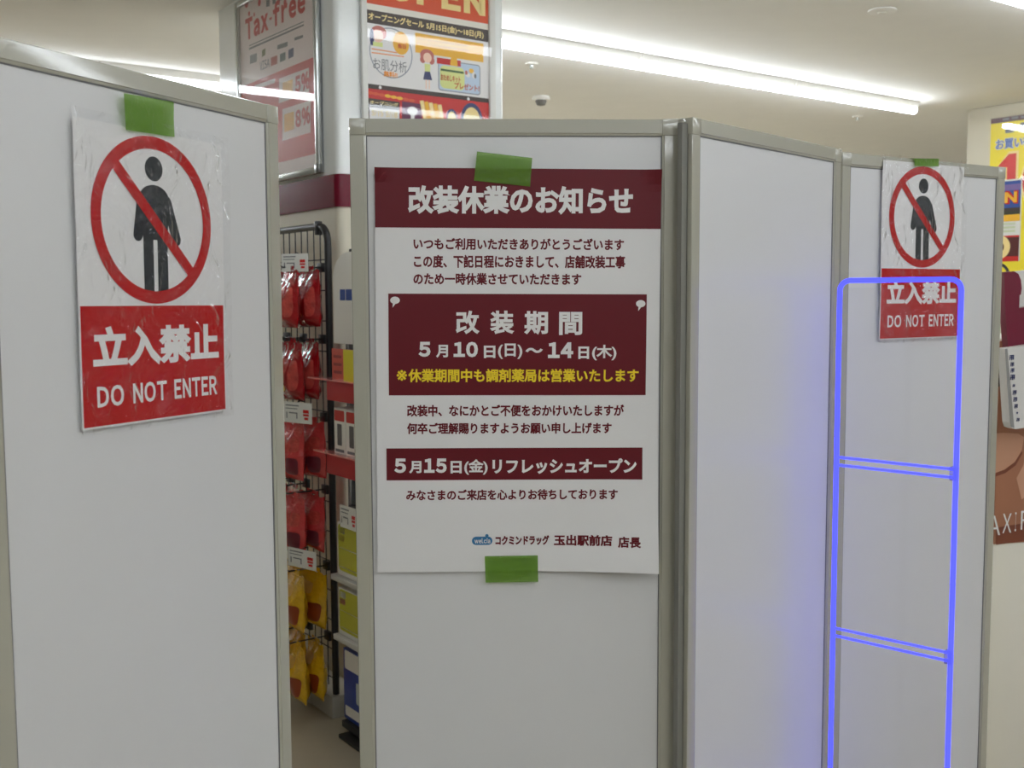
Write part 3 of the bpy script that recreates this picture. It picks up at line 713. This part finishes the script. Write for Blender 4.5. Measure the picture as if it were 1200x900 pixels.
def pouch_patch(w, h, t, u0, u1, v0, v1, seed, lift=.0009, rot=0):
    """printed patch that follows the bulging front"""
    rnd = random.Random(seed); a1, a2 = rnd.uniform(0, 6), rnd.uniform(0, 6)
    n, m = 8, 8; vs = []
    for j in range(m+1):
        for i in range(n+1):
            uu, vv = i/n*2-1, j/m*2-1
            s = math.sqrt(max(0, 1-vv**6*.25)); r = math.sqrt(max(0, 1-uu**6*.25))
            u = (u0+u1)/2+(u1-u0)/2*uu*s; v = (v0+v1)/2+(v1-v0)/2*vv*r
            prof = min(1, v/.16)**.6*max(0, min(1, (.90-v)/.42))**.75
            bul = t/2*prof*(1-abs(2*u-1)**3.0)+.0010+.0035*prof*math.sin(9*u+a1)*math.sin(11*v+a2)
            vs.append(((u-.5)*w, -bul-lift, -h*.06+(v-1)*h))
    mb = MB(); mb.add(vs, [(j*(n+1)+i, j*(n+1)+i+1, (j+1)*(n+1)+i+1, (j+1)*(n+1)+i) for j in range(m) for i in range(n)]); return mb
def make_pouch(kind, seed, label, group):
    w_, h_, t_ = .158, .192, .066
    e = empty('snack_pouch', (0, 0, 0), 0, 0, label, 'pouch', group)
    body = {'red': POUCH_R, 'pink': POUCH_P, 'yellow': POUCH_Y}[kind]
    mb, t, h, w0 = pouch_shape(w_, h_, t_, seed); mb.build('bag', body, e, True)
    if kind == 'yellow': spec = [(.12, .62, .60, .80, LAB_G), (.10, .50, .26, .46, LAB_C), (.60, .93, .14, .48, WIN_B)]
    elif kind == 'red': spec = [(.10, .62, .30, .74, LAB_R), (.14, .56, .16, .28, LAB_G), (.70, .93, .18, .70, LAB_R)]
    else: spec = [(.10, .60, .46, .76, LAB_R), (.62, .93, .10, .40, WIN_D), (.62, .92, .50, .74, LAB_R), (.14, .48, .20, .36, LAB_C)]
    for i, (a, c, p, q, m) in enumerate(spec):
        pouch_patch(w_, h_, t_, a, c, p, q, seed, .0009+.0004*i).build('printed_label', m, e, True)
    b = MB(); b.box(-.034, .034, -.0022, .0022, -.010, .004, .001); b.build('hang_tab', body, e)
    return e
def copy_tree(o, parent=None):
    c = o.copy(); C.objects.link(c)
    if parent: c.parent = parent
    for ch in [q for q in o.children]: copy_tree(ch, c)
    return c
rows = [('red', 318, 'top row of red pouches'), ('red', 401, 'second row of red pouches'), ('pink', 491, 'third row of pinkish red pouches'),
        ('pink', 574, 'fourth row of pinkish red pouches'), ('yellow', 661, 'upper row of yellow pouches'), ('yellow', 741, 'lower row of yellow pouches')]
hooks = [(.040, 'the hook nearest the right post'), (.195, 'the second hook from right'), (.335, 'the third hook from right')]
depth = ['back on', 'middle of', 'front of']
protos = {}
for ri, (kind, py, rl) in enumerate(rows):
    zt = hit(o, LF, 372, py)[1]
    for hi, (dx, hl) in enumerate(hooks):
        hx = XR-.012-dx; L_ = .155 if hi == 0 else .225
        b = MB(); b.tube([(hx, 0, zt+.012), (hx, -L_+.01, zt+.012), (hx, -L_, zt+.020)], .0028, 6); b.box(hx-.02, hx+.02, -.008, .006, zt-.004, zt+.028, .002)
        hk = b.build('display_hook', WIRE, None, True); hk.location = (ro.x, ro.y, 0); hk.rotation_euler = (0, 0, LF)
        tag(hk, 'black wire hook carrying the %s, %s' % (rl, hl.replace('the hook ', '')), 'hook', 'display hooks on the wire rack')
        nb = 2 if hi == 0 else 3
        for k in range(nb):
            lab = '%s snack pouch, %s, %s %s' % (kind if kind != 'pink' else 'pink red', rl.split(' of')[0], depth[k] if nb == 3 else ('back on', 'front of')[k], hl)
            grp = 'pouches hanging on the wire rack'
            key = (kind, (ri+hi+k) % 2)
            if key not in protos: protos[key] = make_pouch(kind, 11+len(protos), lab, grp); q = protos[key]
            else: q = copy_tree(protos[key]); q['label'] = lab; q['group'] = grp
            d = .050+.070*k
            q.location = rk(-(hx), RD+d, zt+.012); q.rotation_euler = (math.radians(random.uniform(-3, 1)), math.radians(random.uniform(-3, 3)), LF+math.radians(random.uniform(-7, 9)))

# price cards clipped to the front of hooks
def price_card(quad, pos, yaw, label, name='price_card', red=True):
    S0 = (pos.x, pos.y); x0, z1 = hit(S0, yaw, *quad[0]); x1, _ = hit(S0, yaw, *quad[1]); _, z0 = hit(S0, yaw, *quad[2])
    w_, h_ = x1-x0, z1-z0; p = Vector((pos.x, pos.y, 0))+Vector((math.cos(yaw), math.sin(yaw), 0))*x0
    e = empty(name, (p.x, p.y, z0), yaw, 0, label, 'price tag', 'price tags in the shop behind the panels')
    b = MB(); b.box(0, w_, 0, .002, 0, h_, .0004); b.build('card', WPL, e)
    S = Sheet(e, S0, yaw, (x0, z0), 0, .0004)
    S.part('printed_lines', GREY, [rect(w_*.08, w_*.55, h_*.80, h_*.86), rect(w_*.08, w_*.50, h_*.66, h_*.70), rect(w_*.1, w_*.14, h_*.2, h_*.5), rect(w_*.2, w_*.5, h_*.44, h_*.5), rect(w_*.46, w_*.5, h_*.2, h_*.5)], 0)
    S.part('price_digits', P_RED, [rect(w_*.70, w_*.90, h_*.50, h_*.66), rect(w_*.70, w_*.90, h_*.36, h_*.46), rect(w_*.74, w_*.88, h_*.18, h_*.30)], 0, 'red price figures')
    b = MB(); b.tube([(w_*.5, .002, h_), (w_*.5, .012, h_+.004), (w_*.5, .03, h_)], .002, 6); b.build('clip', WIRE, e, True)
    return e
FY = math.radians(-38)
hp = rk(-(XR-.012-.195), RD+.24, 0)
price_card([(329.5, 297.5), (360.5, 296), (330, 318.5)], hp, math.radians(-20), 'white price card in front of the top row of red pouches')
price_card([(332, 470), (365, 474), (332, 494)], hp, FY, 'white price card in front of the third row of pinkish red pouches')
price_card([(337, 640.5), (370, 647), (337, 662)], hp, FY, 'white price card in front of the upper row of yellow pouches')

# ------------------------------------------------------------------ shelf unit nearer the camera, to the right of the rack
SB = .055
so = on_left(SB)
XL = XR+.055; XE = XL+.86
unit = empty('shelf_unit', (so.x, so.y, 0), LF, 0, 'black backed shelf unit with red and white shelves, half hidden by the middle panel', 'shelf unit')
SHB = mat('shelf_black', (34, 34, 36), .5)
def front(d): return on_left(SB+d)
def zpix(d, px, py): return hit(front(d), LF, px, py)[1]
def xpix(d, px, py): return hit(front(d), LF, px, py)[0]
ZTOP = zpix(.02, 396, 292)
b = MB(); b.box(XL, XE, 0, .03, .02, ZTOP, .003); b.build('back_board', SHB, unit)
for x, zt in ((XL+.012, zpix(.02, 388, 345)), (XE-.012, ZTOP)):
    b = MB(); b.box(x-.010, x+.010, -.02, -.001, .0, zt, .003); b.build('upright', ALU if x < XL+.1 else SHB, unit)
b = MB(); b.box(XL+.06, XE, -.06, -.031, 0, .06, .004); b.build('plinth', SHB, unit, True)
REDSH, WSH = mat('shelf_red', (178, 16, 24), .5, spec=.2), mat('shelf_white', (214, 214, 208), .35)
SHFILM = mat('shelf_film', (226, 130, 122), .14, 0, .6, 40, coat=.6, var=.35, vscale=30)
shelves = []
for py, d, m, px, lip in ((449, .19, REDSH, 384, .060), (537, .17, REDSH, 384, .062), (680, .125, WSH, 389, .016), (750, .125, WSH, 392, .016), (846, .10, SHB, 402, .02)):
    z = zpix(d, 405, py); x0 = xpix(d, px, py); shelves.append((z, d))
    b = MB(); b.box(x0, XE, -d, -.031, z-.004, z+.002, .001)
    b.box(x0, XE, -d-.004, -d, z-lip, z+.002, .001)
    sf = b.build('shelf', m, unit, True, 'red shelf with a deep front edge' if m is REDSH else None)
    if m is REDSH:
        xt = xpix(d+.01, 361 if py < 500 else 368, py)
        b = MB(); b.prism([(xt, -d-.012), (x0+.03, -d-.012), (XE, -d-.012), (XE, -d+.05), (x0, -d+.05), (xt+.02, -d+.012)], 'z', z+.002, z+.006)
        b.build('film_strip', SHFILM, sf, False, 'shiny pinkish film strip along the shelf edge')
def place(name, w_, d_, h_, x, shelf, m, label, cat, spec, group=None, front_off=.012, r=.003, z=None):
    """box of goods standing on a shelf; spec = list of (u0,u1,v0,v1,material) printed on its front"""
    zz, dd = shelves[shelf] if shelf is not None else (z, front_off)
    p = front(dd-front_off); q = Vector((p.x, p.y, 0))+Vector((math.cos(LF), math.sin(LF), 0))*x
    e = empty(name, (q.x, q.y, zz+.0025), LF, 0, label, cat, group)
    b = MB(); b.box(0, w_, 0, d_, 0, h_, r); b.build('carton', m, e, True)
    S = Sheet(e, (q.x, q.y), LF, (0, zz), 0, .0004)
    for (u0, u1, v0, v1, mm) in spec:
        S.part('printed_patch', mm, [rrect(u0*w_, u1*w_, v0*h_, v1*h_, min((u1-u0)*w_, (v1-v0)*h_)*.12)], 0)
    return e
BLU, PGR = mat('print_blue', (40, 74, 150), .4), mat('carton_yellow_green', (192, 190, 20), .35)
PCKW = mat('pack_white', (242, 240, 232), .35)
# tall white pack with a rounded shoulder and two blue squares, hung at the top
d = .13; p = front(d)
xl = hit(p, LF, 391, 380)[0]; z0 = hit(p, LF, 405, 403)[1]; z1 = hit(p, LF, 410, 295)[1]
q = Vector((p.x, p.y, 0))+Vector((math.cos(LF), math.sin(LF), 0))*xl
e = empty('white_pack', (q.x, q.y, z0), LF, 0, 'tall white pack with rounded shoulder and blue squares at top of shelf unit', 'pack')
hh = z1-z0; ww = .30
out = [(0, 0), (ww, 0), (ww, hh*.72)]+[(ww-.11+.11*math.cos(math.radians(a)), hh*.72+hh*.28*math.sin(math.radians(a))) for a in range(15, 91, 15)]
out += [(.11-.11*math.sin(math.radians(a)), hh*.72+hh*.28*math.cos(math.radians(a))) for a in range(0, 91, 15)]
b = MB(); b.prism(out, 'y', 0, .06); b.build('carton', PCKW, e)
S = Sheet(e, (q.x, q.y), LF, (xl*0, z0), 0, .0005)
xa = hit(p, LF, 398.5, 345)[0]-xl; xb = hit(p, LF, 405, 345)[0]-xl; xc = hit(p, LF, 412.5, 345)[0]-xl; za = hit(p, LF, 405, 352)[1]-z0; zb = hit(p, LF, 405, 339)[1]-z0
S.part('blue_square', BLU, [rect(xa, xb-.002, za, zb)], 0); S.part('blue_square', BLU, [rect(xb+.002, xc, za, zb)], 0)
# promotional card with red and yellow halves
d = .17; p = front(d); xl = hit(p, LF, 389, 425)[0]; z0 = shelves[0][0]+.004; z1 = hit(p, LF, 400, 409)[1]
q = Vector((p.x, p.y, 0))+Vector((math.cos(LF), math.sin(LF), 0))*xl
e = empty('promotion_card', (q.x, q.y, z0), LF, 0, 'red and yellow printed card standing on the upper red shelf', 'card')
b = MB(); b.box(0, .30, 0, .003, 0, z1-z0, .0006); b.build('card', mat('card_red', (206, 84, 70), .4, var=.15, vscale=40), e)
S = Sheet(e, (q.x, q.y), LF, (0, z0), 0, .0005); xm = hit(p, LF, 402.5, 425)[0]-xl
S.part('yellow_half', mat('card_yellow', (226, 216, 40), .4), [rect(xm, .298, .001, z1-z0-.001)], 0)
S.part('printed_lines', mat('card_brown', (150, 50, 44), .4), [rect(.012, xm-.012, (z1-z0)*v, (z1-z0)*(v+.09)) for v in (.2, .45, .7)], 0)
# white packs with red tops
for k, lb in enumerate(('white pack with red top at the left end of the lower red shelf', 'white pack with red top beside the left pack on the lower red shelf', 'white pack with red top third along the lower red shelf', 'white pack with red top fourth along the lower red shelf')):
    xk = hit(front(.15), LF, 394, 500)[0]+.082*k
    place('white_pack', .078, .09, .150, xk, 1, PCKW, lb, 'pack', [(.06, .94, .72, .95, P_RED), (.30, .70, .20, .66, mat('pack_dark_picture', (96, 92, 92), .4)), (.12, .88, .06, .12, GREY)], 'white packs on the lower red shelf')
# yellow green cartons
spec = [(.05, .95, .10, .98, PGR), (.10, .34, .80, .93, WPL), (.08, .32, .66, .78, mat('carton_rose', (170, 90, 90), .4)), (.1, .9, .16, .18, WPL), (.1, .9, .52, .535, WPL)]
for sh, ys, nm in ((2, 616, 'upper'), (3, 693, 'lower')):
    hgt = hit(front(.11), LF, 408, ys)[1]-shelves[sh][0]
    for k, w2 in enumerate(('at the left end of', 'second along', 'third along')):
        xk = hit(front(.11), LF, 397, 680)[0]+.165*k
        place('yellow_carton', .16, .07, hgt, xk, sh, PCKW, 'yellow green carton %s the %s white shelf' % (w2, nm), 'carton', spec, 'yellow green cartons on white shelves')
# blue and white bag, and black tub underneath
z0 = shelves[4][0]
hgt = hit(front(.09), LF, 410, 764)[1]-z0
xk = hit(front(.09), LF, 402, 800)[0]
place('blue_pack', .20, .06, hgt, xk, 4, mat('pack_blue', (34, 66, 160), .3, var=.2, vscale=25), 'blue and white pack on the lowest shelf of the unit', 'pack',
      [(.06, .94, .72, .98, PCKW), (.45, .92, .30, .60, mat('pack_pale', (190, 200, 196), .4)), (.06, .94, .06, .20, PCKW)], None, .012)
p = front(.115); q = Vector((p.x, p.y, 0))+Vector((math.cos(LF), math.sin(LF), 0))*hit(p, LF, 401, 860)[0]
e = empty('black_bin', (q.x, q.y, 0), LF, 0, 'black plastic bin on the floor under the shelf unit', 'bin')
zz = shelves[4][0]-.026
b = MB(); b.prism([(0.008, 0), (.30, 0), (.31, zz-.02), (0, zz-.02)], 'y', -.01, .05); b.build('bin_body', SHB, e)
b = MB(); b.box(-.003, .314, -.013, .052, zz-.022, zz-.008, .003); b.build('rim', SHB, e, True)
price_card([(398, 590.5), (418, 595), (398, 616.5)], front(.128), LF, 'white price card hanging above the upper yellow green cartons')

# ------------------------------------------------------------------ right edge: yellow sale poster, hanging poster, display cabinet
RF = LF                                                    # same direction as the near column's left face
o = Q2-GX*.012
def yellow_poster():
    x0 = hit(o, RF, 1160.5, 170)[0]; zt = hit(o, RF, 1161.5, 139.5)[1]; Wd, Hh = .73, 1.03
    p = Vector((o[0], o[1], 0))+Vector((math.cos(RF), math.sin(RF), 0))*x0
    e = empty('sale_poster', (p.x, p.y, zt-Hh), RF, 0, 'big yellow sale poster with red figures on the far right column', 'poster')
    b = MB(); b.box(0, Wd, 0, .010, 0, Hh, .001); b.build('board', mat('poster_yellow', (240, 220, 30), .4), e)
    S = Sheet(e, o, RF, (x0, zt-Hh), 0, .0006)
    ztb = S.P(1161.5, 145.5)[1]
    S.part('top_band', mat('print_plum', (80, 36, 46), .4), [rect(0, Wd, ztb, Hh)], 0, 'dark plum band with small writing')
    S.part('lettering', GREY, [rect(.08+.06*k, .125+.06*k, ztb+.012, ztb+.026) for k in range(10)], 1)
    za, zb = S.P(1180, 156)[1], S.P(1180, 146)[1]
    S.part('lettering', GREY, [rect(.10+.10*k, .16+.10*k, za, zb) for k in range(6)], 1)
    xa = S.P(1167, 170)[0]
    a, c = S.P(1167, 176)[1], S.P(1167, 163.5)[1]
    BL = mat('print_mid_blue', (70, 104, 180), .4); WB = WHITE
    S.part('lettering', WB, [text('お買い得品', xa-.004, xa+.31, a-.004, c+.004, .07)], 1, 'white outline of the blue characters')
    S.part('lettering', BL, [text('お買い得品', xa, xa+.306, a, c, .03)], 2, 'blue outlined characters')
    x1 = S.P(1169, 200)[0]; z1 = S.P(1186, 180)[1]; z0_ = z1-.36
    def figs(g, bold):
        return [poly([(x1-g, z1-.075-g), (x1+.075, z1+g), (x1+.125+g, z1+g), (x1+.125+g, z0_-g), (x1+.065-g, z0_-g), (x1+.065-g, z1-.085-g)]),
                ring(x1+.30, (z1+z0_)/2, .18+g, .10-g, 48, .72)]
    S.part('lettering', P_CREAM, figs(.016, 0), 1, 'cream outline of the figures')
    S.part('lettering', P_RED, figs(0, 0), 2, 'large red figures')
    b = MB(); b.box(0, Wd, -.0035, -.0025, 0, Hh); b.build('clear_cover', COVER, e, False, 'shiny clear cover')
yellow_poster()

ho = at_y(1196, 260, 4.9); ho.z = 0
def hanging_poster():
    zt = hit(ho, RF, 1196, 209)[1]; zb = hit(ho, RF, 1194, 306)[1]; Wd = .30; Hh = zt-zb; x0 = -Wd
    p = Vector((ho[0], ho[1], 0))+Vector((math.cos(RF), math.sin(RF), 0))*x0
    e = empty('opening_poster', (p.x, p.y, zb), RF, 0, 'small blue, yellow and red opening poster on a black stand beside the far right panel', 'poster')
    b = MB(); b.box(0, Wd, 0, .004, 0, Hh, .001); b.build('board', WPL, e)
    S = Sheet(e, ho, RF, (x0, zb), 0, .0005)
    v = lambda y0, y1: (Hh*(1-(y1-208)/98), Hh*(1-(y0-208)/98))
    m = .004
    sh = []; ms = []
    for y0, y1, c in ((210, 242, 0), (214, 221, 3), (242, 246, 1), (246, 250, 4), (250, 258, 2), (275, 306, 5), (277, 300, 6), (300, 305, 5)):
        a, c2 = v(y0, y1); sh.append(rect(m, Wd-m, a, c2)); ms.append(c)
    for y0 in (259.5, 264, 268.5): a, c2 = v(y0, y0+2.5); sh.append(rect(.03, Wd*.62, a, c2)); ms.append(2); sh.append(rect(Wd*.68, Wd*.92, a, c2)); ms.append(7)
    a, c2 = v(278, 299); cz = (a+c2)/2; sh.append(ring(Wd-.10, cz, .055, .026, 36)); ms.append(8)
    S.part('print', [BLU, P_DK, P_GOLD, mat('print_lilac', (120, 100, 160), .4), mat('print_olive_dark', (50, 52, 30), .4), P_RED, mat('print_deep_red', (84, 20, 18), .4), mat('print_pale_green', (206, 214, 180), .4), P_CREAM], sh, 0, None, None, ms)
    a, c2 = v(223, 236)
    S.part('lettering', P_RED, [word('OPEN', .016, Wd-.014, a-.006, c2+.006, .09)], 2, 'red outline of the word')
    S.part('lettering', P_GOLD, [word('OPEN', .022, Wd-.020, a, c2, .04)], 3, 'yellow word')
    # black stand with a curved arm
    b = MB(); b.tube([(Wd-.11, .012, 0)]+[(Wd-.11+.055*math.sin(math.radians(t)), .012, -.055+.055*math.cos(math.radians(t))-.01) for t in range(0, 91, 15)]+[(Wd-.055, .012, -zb+.03)], .007, 8)
    b.build('curved_arm', WIRE, e, True, 'black curved arm')
    b = MB(); b.lathe([(.12, -zb+.001), (.12, -zb+.015), (.02, -zb+.03)], Wd-.055, .012); b.build('foot', WIRE, e, True)
hanging_poster()

def cabinet():
    Y = 3.12; cy = math.radians(14)
    co = at_y(1158, 640, Y); co.z = 0
    ztop = hit(co, cy, 1172, 398)[1]
    e = empty('display_cabinet', (co.x, co.y, 0), cy, 0, 'cream display cabinet with a skin toned advertisement at the right edge', 'cabinet')
    Wd, Dp = .85, .40
    b = MB(); b.box(0, Wd, 0, Dp, 0, ztop, .004); b.build('body', mat('cabinet_cream', (246, 242, 228), .5), e, True)
    S = Sheet(e, co, cy, (0, 0), 0, .004)
    xl = S.P(1166, 560)[0]; zb = S.P(1172, 637)[1]
    b = MB(); b.box(xl, Wd-.02, -.0035, -.0005, zb, ztop-.004, .0008); b.build('advertisement_board', mat('ad_skin', (176, 120, 92), .35, var=.14, vscale=5), e, True, 'skin toned photograph')
    pt = lambda l: S.pts(l)
    SK1, SK2, SK3 = mat('ad_light_skin', (206, 156, 128), .35), mat('ad_brown', (128, 70, 50), .35), mat('ad_dark', (62, 34, 32), .35)
    S.part('hand_picture', SK1, [pt([(1160, 508), (1175, 507), (1192, 508), (1199, 512), (1196, 528), (1188, 541), (1176, 550), (1160, 556)]),
                                 pt([(1204, 515), (1216, 520), (1214, 560), (1206, 578), (1196, 585), (1190, 560), (1198, 545)])], 1, 'light hand and finger shapes')
    S.part('hand_crease', SK2, [pt([(1160, 556), (1176, 550), (1188, 541), (1196, 528), (1197, 531), (1189, 545), (1177, 554), (1160, 560)])], 2, 'brown crease')  # crease line printed in the picture
    S.part('lower_edge', SK2, [pt([(1166, 618), (1240, 606), (1240, 628), (1166, 638)])], 2, 'brown lower edge')
    S.part('dark_hair', SK3, [pt([(1162, 420), (1172, 420), (1171, 452), (1162, 458)])], 1)
    S.part('lettering', WHITE, [word('A', *S.box(1155, 1171, 604, 627), .0), word('X', *S.box(1173.5, 1184, 601.5, 624), .0), word('I', *S.box(1188, 1189.5, 600, 622), .0), word('F', *S.box(1195, 1205, 598, 620), .0)], 3, 'thin white letters')
    # maroon shaped header
    ho2 = Vector((co.x, co.y, 0))+Vector((math.sin(cy), -math.cos(cy), 0))*.06
    H = Sheet(e, (ho2.x, ho2.y), cy, (0, 0), 0, 0)
    dx = 0
    q = [H.P(*v) for v in [(1173.5, 319), (1185, 318), (1190, 321), (1193, 328), (1194, 338), (1193, 345), (1191.5, 346), (1191, 361), (1215, 358), (1260, 353), (1330, 346), (1330, 390), (1200, 403), (1178, 407.5), (1175, 372)]]
    b = MB(); b.prism(q, 'y', -.06-.012, -.06+.012); hd = b.build('header_board', mat('header_maroon', (116, 8, 46), .4), e, False, 'maroon header board with a rounded corner')
    q = [H.P(*v) for v in [(1191, 318), (1262, 310), (1262, 353), (1191.5, 361)]]
    b = MB(); b.prism(q, 'y', -.046, -.040); b.build('header_card', WPL, e, False, 'white card beside the maroon header')
    b = MB(); b.box(.06, .085, -.046, .05, ztop-.05, ztop+.06, .003); b.box(.5, .525, -.046, .05, ztop-.05, ztop+.06, .003); b.build('header_bracket', ALU, e)
    return co, cy
co, cyaw = cabinet()
# white hanging sign with a column of blue writing
wo = Vector((co.x, co.y, 0))+Vector((math.sin(cyaw), -math.cos(cyaw), 0))*.112
e0 = hit(wo, cyaw, 1179, 408); e1 = hit(wo, cyaw, 1190, 502)
p = Vector((wo.x, wo.y, 0))+Vector((math.cos(cyaw), math.sin(cyaw), 0))*e0[0]
e = empty('hanging_sign', (p.x, p.y, e1[1]), cyaw, 0, 'white sign with a column of blue writing hanging under the maroon header', 'sign')
S = Sheet(e, (wo.x, wo.y), cyaw, (e0[0], e1[1]), 0, .0005)
q = [S.P(*v) for v in [(1177.5, 408.5), (1255, 398), (1262, 488), (1250, 494), (1190, 503), (1185, 501), (1183, 495)]]
b = MB(); b.prism(q, 'y', 0, .030); b.build('sign_board', mat('sign_white', (222, 220, 216), .35), e)
S.part('grey_edge', mat('sign_grey_edge', (150, 150, 148), .4), [S.pts([(1177.5, 409), (1180.5, 408.6), (1188.5, 501.5), (1184.5, 500), (1183.2, 494)])], 0, 'grey left edge')
wr = [];
for k, (cx, cy, r) in enumerate([(1185.5, 419, .0075), (1186, 427, .006), (1186.3, 434, .006), (1186.5, 442, .0075), (1187.8, 452, .004), (1188.8, 460, .0065), (1189.6, 468, .0065), (1190.4, 476, .006), (1191.8, 484, .003), (1192.8, 492, .005)]):
    x, z = S.P(cx, cy)
    wr += [rect(x-r, x+r, z+r*.5, z+r*.9), rect(x-r, x+r, z-r*.2, z+r*.15), rect(x-r*.25, x+r*.25, z-r, z+r), rect(x-r, x-r*.6, z-r, z+r*.3), rect(x+r*.5, x+r*.9, z-r*.8, z+r)]
S.part('lettering', P_NAVY, wr, 1, 'column of blue characters')
x, z = S.P(1207, 440); S.part('red_mark', P_RED, [ring(x, z, .026, .018, 32, .7)], 1, 'red round mark')
